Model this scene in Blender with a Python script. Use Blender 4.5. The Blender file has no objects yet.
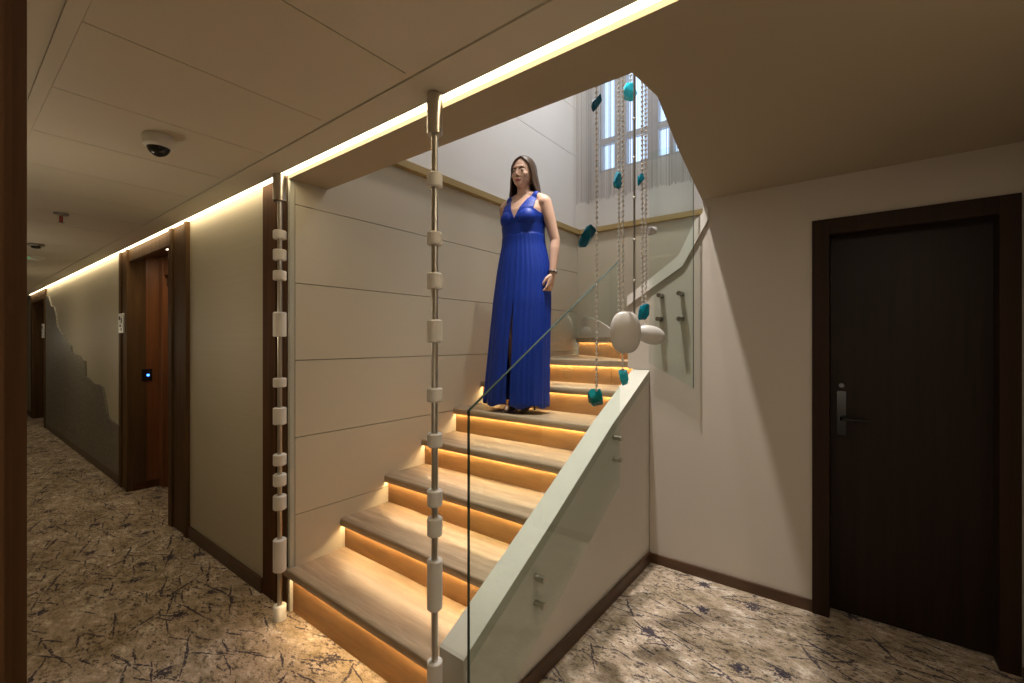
import bpy, bmesh, math, random
from mathutils import Vector, Matrix, Quaternion
random.seed(7)
PI = math.pi
SC = bpy.context.scene
COL = SC.collection
# ------------------------------------------------------------------ camera, world, exposure
CAMH = 1.42
cd = bpy.data.cameras.new('camera'); cam = bpy.data.objects.new('camera', cd); COL.objects.link(cam)
cam.location = (0, 0, CAMH); cam.rotation_euler = (PI/2, 0, math.radians(37.66))
cd.sensor_width = 36.0; cd.lens = 447/1024*36.0; cd.clip_start = 0.02; cd.clip_end = 200
SC.camera = cam
SC.view_settings.view_transform = 'Standard'; SC.view_settings.look = 'None'
SC.view_settings.gamma = 1; SC.view_settings.use_curve_mapping = False
SC.view_settings.exposure = 0.0
wd = bpy.data.worlds.new('sky'); SC.world = wd; wd.use_nodes = True
wd.node_tree.nodes['Background'].inputs[0].default_value = (0.55, 0.74, 1.0, 1)
wd.node_tree.nodes['Background'].inputs[1].default_value = 2.4
SC.cycles.max_bounces = 10; SC.cycles.diffuse_bounces = 5; SC.cycles.transparent_max_bounces = 24
SC.cycles.sample_clamp_indirect = 3.0
SC.cycles.caustics_reflective = False; SC.cycles.caustics_refractive = False

def lamp(name, kind, loc, power, color, aim=None, size=0.2, spot=100, blend=0.6):
    l = bpy.data.lights.new(name, kind); o = bpy.data.objects.new(name, l); COL.objects.link(o)
    o.location = loc; l.energy = power; l.color = color
    if kind == 'AREA':
        l.shape = 'DISK'; l.size = size
    elif kind == 'SPOT':
        l.shadow_soft_size = size; l.spot_size = math.radians(spot); l.spot_blend = blend
    else:
        l.shadow_soft_size = size
    if aim is not None:
        d = Vector(aim) - Vector(loc)
        o.rotation_euler = d.to_track_quat('-Z', 'Y').to_euler()
    return o
WARM = (1.0, 0.76, 0.45)
NEUT = (1.0, 0.92, 0.84)
WARM2 = (1.0, 0.86, 0.66)
# lamps: stairwell spot high above, upstairs lights, lobby downlights; added fills behind camera and in corridor
lamp('stairwell_spot', 'SPOT', (-1.25, 2.05, 4.85), 660, NEUT, (-0.75, 2.60, 0), 0.05, 44, 0.6)
lamp('stairwell_spot', 'SPOT', (-0.98, 2.30, 4.85), 150, NEUT, (-1.45, 2.5, 0), 0.05, 50, 0.6)
lamp('upstairs_light', 'AREA', (-1.5, 3.0, 5.1), 42, (1.0, 0.97, 0.94), (-1.8, 3.2, 0), 0.5)
lamp('lobby_downlight', 'AREA', (0.25, 0.55, 2.255), 2.8, WARM2, (0.25, 0.55, 0), 0.16)
lamp('lobby_downlight', 'AREA', (0.22, 1.25, 2.255), 3.4, WARM2, (0.22, 1.25, 0), 0.16)
lamp('rear_fill', 'POINT', (-0.15, -0.75, 1.0), 5.5, WARM2, None, 0.25)  # fill added behind the camera to lift the ceiling, no actual lamp
for sx_ in (-2.9, -5.4, -7.9, -10.9):
    lamp('corridor_fill', 'POINT', (sx_, 0.13, 1.5), 4.5, WARM2, None, 0.07)  # unseen fill points added to brighten the corridor, no wall fittings
lamp('lift_lobby_lamp', 'AREA', (-4.84, 1.27, 2.232), 3, WARM, (-4.84, 1.27, 0), 0.06)
COVE = 7.0
STEP_LED = 60.0

# ------------------------------------------------------------------ materials
def nt(name):
    m = bpy.data.materials.new(name); m.use_nodes = True
    t = m.node_tree; b = t.nodes['Principled BSDF']
    return m, t, b
def lk(t, a, b): t.links.new(a, b)
def N(t, kind, **kw):
    n = t.nodes.new(kind)
    for k, v in kw.items(): setattr(n, k, v)
    return n
def math_n(t, op, a, b=None, c=None):
    n = N(t, 'ShaderNodeMath', operation=op)
    for i, v in enumerate((a, b, c)):
        if v is None: continue
        if isinstance(v, (int, float)): n.inputs[i].default_value = v
        else: lk(t, v, n.inputs[i])
    return n.outputs[0]
def mixc(t, fac, a, b):
    n = N(t, 'ShaderNodeMix', data_type='RGBA')
    for i, v in ((0, fac), (6, a), (7, b)):
        if isinstance(v, (int, float)): n.inputs[i].default_value = v
        elif isinstance(v, tuple): n.inputs[i].default_value = v if len(v) == 4 else v + (1,)
        else: lk(t, v, n.inputs[i])
    return n.outputs[2]
def noise(t, vec, scale, detail=4, rough=0.55):
    n = N(t, 'ShaderNodeTexNoise'); n.inputs['Scale'].default_value = scale
    n.inputs['Detail'].default_value = detail; n.inputs['Roughness'].default_value = rough
    if vec is not None: lk(t, vec, n.inputs['Vector'])
    return n.outputs[0]
def pos(t):
    return N(t, 'ShaderNodeTexCoord').outputs['Object']
def mapping(t, vec, scale=(1, 1, 1), rot=(0, 0, 0), loc=(0, 0, 0)):
    n = N(t, 'ShaderNodeMapping'); n.inputs['Scale'].default_value = scale
    n.inputs['Rotation'].default_value = rot; n.inputs['Location'].default_value = loc
    lk(t, vec, n.inputs['Vector']); return n.outputs[0]
def ramp(t, fac, stops):
    n = N(t, 'ShaderNodeValToRGB'); e = n.color_ramp.elements
    while len(e) < len(stops): e.new(0.5)
    for i, (p, c) in enumerate(stops):
        e[i].position = p; e[i].color = c + (1,) if len(c) == 3 else c
    lk(t, fac, n.inputs[0]); return n.outputs[0]
def bump(t, b, h, s=0.2, d=0.01):
    n = N(t, 'ShaderNodeBump'); n.inputs['Strength'].default_value = s; n.inputs['Distance'].default_value = d
    lk(t, h, n.inputs['Height']); lk(t, n.outputs[0], b.inputs['Normal'])

def mat_plain(name, c, rough=0.6, var=0.06, scale=6, metal=0.0, spec=0.5, bmp=0.0):
    m, t, b = nt(name); p = pos(t)
    f = noise(t, p, scale)
    lo = tuple(v*(1-var) for v in c); hi = tuple(min(1, v*(1+var)) for v in c)
    lk(t, mixc(t, f, lo, hi), b.inputs['Base Color'])
    b.inputs['Roughness'].default_value = rough; b.inputs['Metallic'].default_value = metal
    b.inputs['Specular IOR Level'].default_value = spec
    if bmp: bump(t, b, noise(t, p, 140, 3), bmp, 0.002)
    return m
def mat_wood(name, c1, c2, scale=(1, 12, 12), rough=0.4, spec=0.5):
    m, t, b = nt(name); p = pos(t)
    v = mapping(t, p, scale)
    n1 = noise(t, v, 1.6, 6, 0.6)
    n2 = noise(t, mapping(t, p, tuple(s*6 for s in scale)), 1.5, 3, 0.6)
    f = math_n(t, 'MULTIPLY_ADD', n2, 0.3, math_n(t, 'MULTIPLY', n1, 0.8))
    col = ramp(t, f, [(0.30, c2), (0.72, c1)])
    lk(t, col, b.inputs['Base Color']); b.inputs['Roughness'].default_value = rough
    b.inputs['Specular IOR Level'].default_value = spec
    bump(t, b, n2, 0.06, 0.002)
    return m
def mat_emit(name, c, s):
    m, t, b = nt(name)
    b.inputs['Base Color'].default_value = c + (1,)
    b.inputs['Emission Color'].default_value = c + (1,); b.inputs['Emission Strength'].default_value = s
    return m
def mat_glass(name, tint, refl=0.06, edge=0.6):
    m, t, b = nt(name)
    tr = N(t, 'ShaderNodeBsdfTransparent'); tr.inputs[0].default_value = tint + (1,)
    gl = N(t, 'ShaderNodeBsdfGlossy'); gl.inputs['Roughness'].default_value = 0.02
    gl.inputs['Color'].default_value = (0.9, 1, 0.95, 1)
    fr = N(t, 'ShaderNodeFresnel'); fr.inputs['IOR'].default_value = 1.45
    ge = N(t, 'ShaderNodeNewGeometry'); f = math_n(t, 'MULTIPLY', fr.outputs[0], math_n(t, 'SUBTRACT', 1.0, ge.outputs['Backfacing']))
    mx = N(t, 'ShaderNodeMixShader'); lk(t, f, mx.inputs[0]); lk(t, tr.outputs[0], mx.inputs[1]); lk(t, gl.outputs[0], mx.inputs[2])
    lk(t, mx.outputs[0], t.nodes['Material Output'].inputs['Surface'])
    return m

M = {}
M['wall'] = mat_plain('cream_plaster', (0.57, 0.52, 0.455), 0.75, 0.04, 2.5, bmp=0.05)
M['panel'] = mat_plain('cream_panel', (0.575, 0.525, 0.41), 0.55, 0.03, 2.0)
M['white'] = mat_plain('white_paint', (0.72, 0.69, 0.64), 0.6, 0.03, 3)
M['upper'] = mat_plain('upper_wall_paint', (0.78, 0.765, 0.745), 0.7, 0.03, 2)
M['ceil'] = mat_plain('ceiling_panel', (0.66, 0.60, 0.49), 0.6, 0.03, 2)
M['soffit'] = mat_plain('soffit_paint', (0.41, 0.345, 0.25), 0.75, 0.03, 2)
M['backing'] = mat_plain('ceiling_backing', (0.2, 0.17, 0.12), 0.8)
M['stringer'] = mat_plain('stringer_stone', (0.50, 0.50, 0.43), 0.42, 0.08, 9)
M['corr'] = mat_wood('wallpaper_cream', (0.50, 0.455, 0.345), (0.45, 0.41, 0.31), (0.5, 0.5, 60), 0.6)
M['darkwood'] = mat_wood('walnut_frame', (0.115, 0.055, 0.024), (0.05, 0.024, 0.011), (14, 14, 0.8), 0.6, 0.06)
M['brownwood'] = mat_wood('brown_trim_wood', (0.13, 0.075, 0.035), (0.065, 0.038, 0.018), (14, 14, 0.8), 0.6, 0.06)
M['redwood'] = mat_wood('red_veneer', (0.25, 0.10, 0.038), (0.13, 0.052, 0.02), (14, 14, 0.7), 0.35)
M['doorwood'] = mat_wood('dark_door_veneer', (0.022, 0.011, 0.006), (0.009, 0.0045, 0.003), (16, 16, 0.6), 0.45, 0.25)
M['jamb'] = mat_wood('jamb_wood', (0.125, 0.062, 0.027), (0.06, 0.028, 0.013), (14, 14, 0.6), 0.5, 0.1)
M['framewood'] = mat_wood('dark_frame_veneer', (0.040, 0.021, 0.012), (0.020, 0.010, 0.006), (16, 16, 0.6), 0.5, 0.15)
M['skirt'] = mat_wood('skirting_wood', (0.10, 0.05, 0.024), (0.05, 0.025, 0.012), (1.2, 1.2, 12), 0.4)
M['tread'] = mat_wood('oak_tread', (0.50, 0.385, 0.265), (0.19, 0.125, 0.07), (1.1, 15, 15), 0.28, 0.6)
M['riser'] = mat_wood('oak_riser', (0.48, 0.265, 0.10), (0.25, 0.13, 0.045), (1.2, 9, 11), 0.45)
M['steel'] = mat_plain('brushed_steel', (0.55, 0.52, 0.46), 0.28, 0.05, 30, metal=1.0)
M['darksteel'] = mat_plain('dark_steel', (0.25, 0.23, 0.20), 0.35, 0.05, 30, metal=1.0)
M['sleeve'] = mat_plain('white_sleeve', (0.78, 0.75, 0.70), 0.45, 0.04, 20)
M['ledge'] = mat_plain('golden_ledge', (0.38, 0.27, 0.105), 0.6, 0.08, 4)
M['black'] = mat_plain('black_plastic', (0.012, 0.012, 0.012), 0.2)
M['whitep'] = mat_plain('white_plastic', (0.75, 0.74, 0.70), 0.4, 0.03)
M['red'] = mat_plain('red_glass_bulb', (0.5, 0.03, 0.02), 0.2)
M['grey'] = mat_plain('grey_metal', (0.3, 0.28, 0.24), 0.4, 0.05, 10, metal=0.6)
M['cove'] = mat_emit('cove_diffuser', (1.0, 0.83, 0.55), COVE)
M['led'] = mat_emit('step_led', (1.0, 0.74, 0.40), STEP_LED)
M['blue_led'] = mat_emit('blue_indicator', (0.05, 0.2, 1.0), 6)
M['green_led'] = mat_emit('green_indicator', (0.05, 0.6, 0.2), 0.6)
M['lampface'] = mat_emit('lamp_face', (1.0, 0.85, 0.62), 12)
M['glass'] = mat_glass('clear_green_glass', (0.935, 0.965, 0.95))
M['winglass'] = mat_glass('window_glass', (0.95, 0.97, 1.0))
M['glassedge'] = mat_plain('green_glass_edge', (0.025, 0.055, 0.042), 0.2, 0.1, 10)
M['stonewhite'] = mat_plain('white_ceramic', (0.62, 0.595, 0.565), 0.32, 0.04, 12)
M['chain'] = mat_plain('silver_bead', (0.78, 0.76, 0.73), 0.3, 0.1, 40, metal=0.1)
M['frame'] = mat_plain('window_frame_white', (0.55, 0.56, 0.58), 0.5)

def mat_teal(name, c, tr=0.3):
    m, t, b = nt(name); p = pos(t)
    f = noise(t, p, 45, 3)
    lk(t, mixc(t, f, tuple(v*0.6 for v in c), tuple(min(1, v*1.35) for v in c)), b.inputs['Base Color'])
    b.inputs['Roughness'].default_value = 0.08; b.inputs['Transmission Weight'].default_value = tr
    b.inputs['IOR'].default_value = 1.45
    return m
M['teal'] = mat_teal('teal_glass', (0.0, 0.27, 0.42))
M['aqua'] = mat_teal('aqua_glass', (0.03, 0.60, 0.95), 0.05)
M['deepteal'] = mat_teal('deep_teal_glass', (0.0, 0.11, 0.19))
M['greenteal'] = mat_teal('green_teal_glass', (0.0, 0.19, 0.20))
M['crystal'] = mat_plain('grey_crystal', (0.45, 0.43, 0.42), 0.12, 0.4, 90)

def mat_curtain():
    m, t, b = nt('string_curtain_fibre')
    d = N(t, 'ShaderNodeBsdfDiffuse'); d.inputs[0].default_value = (0.50, 0.47, 0.45, 1)
    tr = N(t, 'ShaderNodeBsdfTranslucent'); tr.inputs[0].default_value = (0.45, 0.44, 0.44, 1)
    mx = N(t, 'ShaderNodeMixShader'); mx.inputs[0].default_value = 0.45
    f = noise(t, pos(t), 60, 2)
    c = mixc(t, f, (0.40, 0.37, 0.35), (0.62, 0.58, 0.55)); lk(t, c, d.inputs[0])
    lk(t, d.outputs[0], mx.inputs[1]); lk(t, tr.outputs[0], mx.inputs[2])
    lk(t, mx.outputs[0], t.nodes['Material Output'].inputs['Surface']); return m
M['curtain'] = mat_curtain()

def mat_carpet():
    m, t, b = nt('splatter_carpet'); p = pos(t)
    big = noise(t, p, 3.2, 5, 0.6); mid = noise(t, mapping(t, p, (1, 1.6, 1), (0, 0, 0.6)), 12, 6, 0.7); fine = noise(t, p, 120, 3, 0.7)
    base = ramp(t, math_n(t, 'MULTIPLY_ADD', mid, 0.65, math_n(t, 'MULTIPLY', big, 0.40)),
                [(0.36, (0.18, 0.132, 0.08)), (0.48, (0.39, 0.315, 0.22)), (0.56, (0.52, 0.415, 0.32)), (0.66, (0.78, 0.71, 0.59))])
    fmr = N(t, 'ShaderNodeMapRange'); lk(t, fine, fmr.inputs[0]); fmr.inputs[1].default_value = 0.5; fmr.inputs[2].default_value = 0.62
    base = mixc(t, math_n(t, 'MULTIPLY', fmr.outputs[0], 0.45), base, (0.13, 0.10, 0.065))
    def flecks(base, sc, ang, lo, hi, amt, col):
        fl = noise(t, mapping(t, p, (1.0, 1.8, 1), (0, 0, ang), (ang, 0, 0)), sc, 5, 0.7)
        flk = N(t, 'ShaderNodeMapRange'); lk(t, fl, flk.inputs[0]); flk.inputs[1].default_value = lo; flk.inputs[2].default_value = hi
        gate = noise(t, mapping(t, p, loc=(ang*3, 1, 0)), 4.0, 3)
        g = N(t, 'ShaderNodeMapRange'); lk(t, gate, g.inputs[0]); g.inputs[1].default_value = 0.34; g.inputs[2].default_value = 0.58
        return mixc(t, math_n(t, 'MULTIPLY', math_n(t, 'MULTIPLY', flk.outputs[0], g.outputs[0]), amt), base, col)
    base = flecks(base, 34, 0.5, 0.53, 0.59, 0.9, (0.06, 0.045, 0.04))
    base = flecks(base, 20, 2.1, 0.555, 0.61, 0.9, (0.045, 0.038, 0.045))
    wob = N(t, 'ShaderNodeTexNoise'); wob.inputs['Scale'].default_value = 9; wob.inputs['Detail'].default_value = 4; lk(t, p, wob.inputs['Vector'])
    wv = N(t, 'ShaderNodeVectorMath', operation='MULTIPLY_ADD'); lk(t, wob.outputs['Color'], wv.inputs[0])
    wv.inputs[1].default_value = (0.04, 0.04, 0); lk(t, p, wv.inputs[2])
    rag = noise(t, p, 55, 5, 0.75)
    total = None
    for ang, sx, sy, w, keep in ((0.75, 2.0, 4.6, 0.032, 0.55), (1.25, 2.6, 5.0, 0.028, 0.35), (-0.35, 1.9, 4.4, 0.028, 0.42), (2.3, 3.4, 6, 0.032, 0.3), (0.45, 5.0, 10, 0.055, 0.45), (-0.6, 6.0, 9, 0.05, 0.4)):
        v = mapping(t, wv.outputs[0], (sx, sy, 0), (0, 0, ang), (ang*3.1, ang*1.7, 0))
        vo = N(t, 'ShaderNodeTexVoronoi', voronoi_dimensions='2D'); vo.inputs['Scale'].default_value = 1; lk(t, v, vo.inputs['Vector'])
        df = N(t, 'ShaderNodeVectorMath', operation='SUBTRACT'); lk(t, v, df.inputs[0]); lk(t, vo.outputs['Position'], df.inputs[1])
        s = N(t, 'ShaderNodeSeparateXYZ'); lk(t, df.outputs[0], s.inputs[0])
        c = N(t, 'ShaderNodeSeparateColor'); lk(t, vo.outputs['Color'], c.inputs[0])
        ax = math_n(t, 'ABSOLUTE', s.outputs[0]); ay = math_n(t, 'ABSOLUTE', s.outputs[1])
        wid = math_n(t, 'MULTIPLY', math_n(t, 'SUBTRACT', 0.50, ax), math_n(t, 'MULTIPLY', rag, w*3.6))
        on = math_n(t, 'MULTIPLY', math_n(t, 'LESS_THAN', ay, wid), math_n(t, 'LESS_THAN', c.outputs[0], keep))
        total = on if total is None else math_n(t, 'MAXIMUM', total, on)
    total = math_n(t, 'MULTIPLY', total, math_n(t, 'GREATER_THAN', rag, 0.44))
    vb = N(t, 'ShaderNodeTexVoronoi', voronoi_dimensions='2D'); vb.inputs['Scale'].default_value = 2.3; lk(t, wv.outputs[0], vb.inputs['Vector'])
    blot = math_n(t, 'LESS_THAN', math_n(t, 'ADD', vb.outputs['Distance'], math_n(t, 'MULTIPLY', rag, 0.55)), 0.345)
    ink = math_n(t, 'MAXIMUM', math_n(t, 'MULTIPLY', total, 0.88), math_n(t, 'MULTIPLY', blot, 0.9))
    col = mixc(t, ink, base, (0.035, 0.030, 0.050))
    lk(t, col, b.inputs['Base Color']); b.inputs['Roughness'].default_value = 0.95; b.inputs['Specular IOR Level'].default_value = 0.1
    bump(t, b, noise(t, p, 260, 2), 0.3, 0.004)
    return m
M['carpet'] = mat_carpet()

def mat_mosaic():
    m, t, b = nt('grey_mosaic'); p = pos(t)
    sep = N(t, 'ShaderNodeSeparateXYZ'); lk(t, p, sep.inputs[0])
    cb = N(t, 'ShaderNodeCombineXYZ'); lk(t, sep.outputs[0], cb.inputs[0]); lk(t, sep.outputs[2], cb.inputs[1])
    br = N(t, 'ShaderNodeTexBrick'); lk(t, cb.outputs[0], br.inputs['Vector'])
    br.inputs['Scale'].default_value = 1; br.inputs['Brick Width'].default_value = 0.09; br.inputs['Row Height'].default_value = 0.028
    br.inputs['Mortar Size'].default_value = 0.003
    br.inputs['Color1'].default_value = (0.16, 0.15, 0.12, 1); br.inputs['Color2'].default_value = (0.30, 0.28, 0.23, 1); br.inputs['Mortar'].default_value = (0.09, 0.085, 0.07, 1)
    f = noise(t, p, 22, 4)
    lk(t, mixc(t, f, br.outputs[0], (0.20, 0.185, 0.15)), b.inputs['Base Color'])
    b.inputs['Roughness'].default_value = 0.5
    bump(t, b, br.outputs['Fac'], 0.5, 0.006); return m
M['mosaic'] = mat_mosaic()

# ------------------------------------------------------------------ mesh helpers
class MB:
    def __init__(s): s.bm = bmesh.new(); s.mi = 0
    def face(s, vs):
        try:
            f = s.bm.faces.new(vs); f.material_index = s.mi; return f
        except ValueError: return None
    def box(s, x0, x1, y0, y1, z0, z1):
        v = [s.bm.verts.new(c) for c in ((x0,y0,z0),(x1,y0,z0),(x1,y1,z0),(x0,y1,z0),(x0,y0,z1),(x1,y0,z1),(x1,y1,z1),(x0,y1,z1))]
        for f in ((0,3,2,1),(4,5,6,7),(0,1,5,4),(1,2,6,5),(2,3,7,6),(3,0,4,7)): s.face([v[i] for i in f])
        return s
    def prism(s, pts, axis, a, b):
        # pts 2-D polygon, extruded along axis from a to b
        def P(p, k):
            return {'x': (k, p[0], p[1]), 'y': (p[0], k, p[1]), 'z': (p[0], p[1], k)}[axis]
        A = [s.bm.verts.new(P(p, a)) for p in pts]; B = [s.bm.verts.new(P(p, b)) for p in pts]
        n = len(pts); s.face(A[::-1]); s.face(B)
        for i in range(n): s.face([A[i], A[(i+1) % n], B[(i+1) % n], B[i]])
        return s
    def tube(s, pts, r, seg=12, cap=True):
        pts = [Vector(p) for p in pts]; rings = []
        rr = r if isinstance(r, (list, tuple)) else [r]*len(pts)
        for i, p in enumerate(pts):
            d = (pts[min(i+1, len(pts)-1)] - pts[max(i-1, 0)]).normalized()
            u = d.orthogonal().normalized() if i == 0 else (pu - d*pu.dot(d)).normalized()
            pu = u; w = d.cross(u)
            rings.append([s.bm.verts.new(p + (u*math.cos(2*PI*k/seg) + w*math.sin(2*PI*k/seg))*rr[i]) for k in range(seg)])
        for a, b in zip(rings, rings[1:]):
            for k in range(seg): s.face([a[k], a[(k+1) % seg], b[(k+1) % seg], b[k]])
        if cap: s.face(rings[0][::-1]); s.face(rings[-1])
        return s
    def lathe(s, prof, c=(0, 0, 0), seg=24, axis='z'):
        rings = []
        for r, z in prof:
            ring = []
            for k in range(seg):
                a = 2*PI*k/seg; x, y = r*math.cos(a), r*math.sin(a)
                q = {'z': (x, y, z), 'y': (x, z, -y), 'x': (z, x, y)}[axis]
                ring.append(s.bm.verts.new((c[0]+q[0], c[1]+q[1], c[2]+q[2])))
            rings.append(ring)
        for a, b in zip(rings, rings[1:]):
            for k in range(seg): s.face([a[k], a[(k+1) % seg], b[(k+1) % seg], b[k]])
        s.face(rings[0][::-1]); s.face(rings[-1])
        return s
    def loft(s, rings, cap=True, closed=True):
        R = [[s.bm.verts.new(p) for p in r] for r in rings]; n = len(R[0])
        for a, b in zip(R, R[1:]):
            for k in range(n if closed else n-1): s.face([a[k], a[(k+1) % n], b[(k+1) % n], b[k]])
        if cap: s.face(R[0][::-1]); s.face(R[-1])
        return s
    def ball(s, c, r, sub=1):
        sc = Matrix.Diagonal((*(r if isinstance(r, (tuple, list)) else (r, r, r)), 1))
        bmesh.ops.create_icosphere(s.bm, subdivisions=sub, radius=1, matrix=Matrix.Translation(c) @ sc); return s

def build(name, mb, mat, parent=None, smooth=False, bevel=0.0):
    bm = mb.bm
    bmesh.ops.recalc_face_normals(bm, faces=bm.faces)
    if parent is not None: bmesh.ops.translate(bm, vec=-Vector(parent.get('_o', (0, 0, 0))), verts=bm.verts)
    else:
        pass
    me = bpy.data.meshes.new(name); bm.to_mesh(me); bm.free()
    for mm in (mat if isinstance(mat, list) else [mat]): me.materials.append(mm)
    if smooth:
        me.polygons.foreach_set('use_smooth', [True]*len(me.polygons))
        if smooth != 'all': me.set_sharp_from_angle(angle=math.radians(40))
    o = bpy.data.objects.new(name, me); COL.objects.link(o)
    if parent is not None:
        o.parent = parent; o['_o'] = parent['_o']
    else: o['_o'] = (0.0, 0.0, 0.0)
    if bevel:
        b = o.modifiers.new('bevel', 'BEVEL'); b.width = bevel; b.segments = 2; b.limit_method = 'ANGLE'
    return o
def tag(o, label, cat, group=None):
    o['label'] = label; o['category'] = cat
    if group: o['group'] = group
    return o
def thing(name, loc, label, cat, group=None):
    o = bpy.data.objects.new(name, None); COL.objects.link(o); o.location = loc; o['_o'] = tuple(loc); o.empty_display_size = 0.1
    return tag(o, label, cat, group)
def structure(name, mb, mat, parent=None, **kw):
    o = build(name, mb, mat, parent, **kw)
    if parent is None: o['kind'] = 'structure'
    return o
def struct_empty(name, loc):
    o = bpy.data.objects.new(name, None); COL.objects.link(o); o.location = loc; o['_o'] = tuple(loc); o['kind'] = 'structure'; return o

# ------------------------------------------------------------------ the setting
CZ = 2.27          # ceiling
UZ = 2.58          # upper floor level / ledge
XW = -2.35         # stair wall face
XS = -1.06         # outer face of the stair string wall
YR = 2.83          # right wall face
YC = 1.14          # corridor wall face
YB = 4.19          # back wall of the stairwell
XE = 0.56          # side wall at the right edge
XF = -14.2         # corridor end

structure('floor', MB().box(XF, XE, -1.2, 3.1, -0.08, 0.0), M['carpet'])

# corridor ceiling panels, band and soffit
mb = MB()
x = XE - 0.13
xs = [0.85]
v = -1.133 + 0.496*3
while v > XF: xs.append(v); v -= 0.496
xs.append(XF)
xs = sorted(a for a in xs if a <= XE) + [XE]
for a, b in zip(xs, xs[1:]):
    if b - a < 0.02: continue
    mb.box(a+0.002, b-0.002, 0.2425, 0.917, CZ, CZ+0.014)
mb.box(XF, XE, -1.2, 0.2025, CZ, CZ+0.014)
mb.box(XF, XE, 0.203, 0.240, CZ-0.006, CZ+0.014)
mb.box(XF, XE, 0.920, 0.940, CZ+0.004, CZ+0.014)
mb.box(XF, XE, 0.944, 1.075, CZ, CZ+0.014)
mb.box(XF, XE, 1.060, 1.075, CZ+0.014, CZ+0.05)
structure('ceiling', mb, M['ceil'])
structure('ceiling', MB().box(XF, XE, -1.2, 1.14, CZ+0.05, UZ), M['backing'])
# soffit / upper floor slab with the stairwell hole
hole = [(-2.52, 1.352), (-0.563, 1.352), (-0.548, 1.535), (-0.625, 2.01), (-0.738, YR), (-0.745, 3.02)]
slab = [(XE, 1.135), (XE, 3.02)] + hole[::-1][0:5] + [(-2.36, 1.352), (-2.36, 1.135)]
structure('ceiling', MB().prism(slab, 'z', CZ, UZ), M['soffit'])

# corridor wall (cream wallpaper) - pieces between trims
def wallpiece(x0, x1, mat='corr'):
    mb.box(x0, x1, YC, YC+0.12, 0.0, CZ+0.05)
mb = MB(); wallpiece(-3.83, -2.656); structure('wall_corridor', mb, M['corr'])
mb = MB(); wallpiece(-10.47, -5.74); structure('wall_corridor_far', mb, M['corr'])
mb = MB(); wallpiece(XF, -12.25); structure('wall_corridor_end', mb, M['corr'])
structure('wall_end', MB().box(XF-0.1, XF, -1.2, 2.0, 0, CZ+0.05), M['corr'])
structure('wall_opposite', MB().box(XF, -0.86, -0.10, 0.03, 0, CZ), M['corr'])
# baseboards of the corridor wall
structure('baseboard_corridor', MB().box(-3.83, -2.656, YC-0.014, YC, 0, 0.085), M['skirt'], bevel=0.003)
structure('baseboard_corridor_far', MB().box(-10.47, -5.74, YC-0.014, YC, 0, 0.085), M['skirt'], bevel=0.003)
structure('baseboard_corridor_end', MB().box(XF, -12.25, YC-0.014, YC, 0, 0.085), M['skirt'], bevel=0.003)
# wood casing at the end of the corridor wall
mb = MB(); mb.box(-2.655, -2.50, YC-0.004, YC+0.16, 0, CZ+0.04); mb.box(-2.485, -2.378, YC-0.001, YC+0.16, 0, CZ+0.04); mb.box(-2.505, -2.48, YC+0.01, YC+0.15, 0, CZ+0.04)
structure('trim_1', mb, M['darkwood'], bevel=0.003)
structure('trim_2', MB().box(-2.376, -2.352, YC+0.003, YC+0.029, 0, CZ+0.04), M['stringer'], bevel=0.002)
# trims of the lift recess
for nm, x0, x1 in (('trim_3', -4.23, -3.83), ('trim_4', -5.74, -5.44)):
    mb = MB(); mb.box(x0, x1, YC-0.012, YC+0.12, 0, CZ+0.05)
    mb.box(x0, x0+0.075, YC-0.026, YC-0.012, 0, CZ+0.04); mb.box(x1-0.055, x1, YC-0.026, YC-0.012, 0, CZ+0.04)
    structure(nm, mb, M['brownwood'], bevel=0.003)
structure('trim_5', MB().box(-5.44, -4.23, YC-0.01, YC+0.03, 2.175, CZ+0.05), M['brownwood'])
# recess: side walls, ceiling, back
structure('wall_recess_left', MB().box(-5.56, -5.46, YC+0.12, 1.37, 0, 2.245).box(-5.46, -5.445, YC+0.1, 1.36, 0.0, 2.24), M['redwood'])
structure('wall_recess_right', MB().box(-4.23, -4.13, YC+0.12, 1.66, 0, 2.245), M['redwood'])
structure('ceiling_recess', MB().box(-5.56, -4.13, YC+0.031, 1.66, 2.245, 2.28), M['darkwood'])
structure('wall_recess_back', MB().box(-5.66, -4.13, 1.66, 1.74, 0, 2.245), M['darkwood'])
structure('baseboard_recess', MB().box(-5.446, -5.435, YC+0.02, 1.36, 0, 0.07), M['darkwood'])
d = struct_empty('door_2', (-4.85, 1.45, 0))
mb = MB(); mb.box(-5.46, -5.33, 1.36, 1.46, 0, 2.24); mb.box(-4.36, -4.235, 1.36, 1.46, 0, 2.24); mb.box(-5.33, -4.36, 1.37, 1.46, 2.06, 2.24)
build('door_frame', mb, M['redwood'], d, bevel=0.003)
mb = MB(); mb.box(-5.328, -4.362, 1.425, 1.462, 0.005, 2.058)
build('door_leaf', mb, M['redwood'], d)
mb = MB(); mb.tube([(-5.25, 1.395, 1.04), (-5.12, 1.395, 1.04)], 0.011, 10); mb.tube([(-5.25, 1.395, 1.04), (-5.25, 1.43, 1.04)], 0.011, 10); mb.box(-5.275, -5.225, 1.418, 1.427, 0.90, 1.12)
build('door_handle', mb, M['steel'], d, smooth=True)
mb = MB(); mb.box(-5.30, -5.08, 1.385, 1.427, 1.96, 2.02)
build('door_closer', mb, M['black'], d, bevel=0.004)
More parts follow.
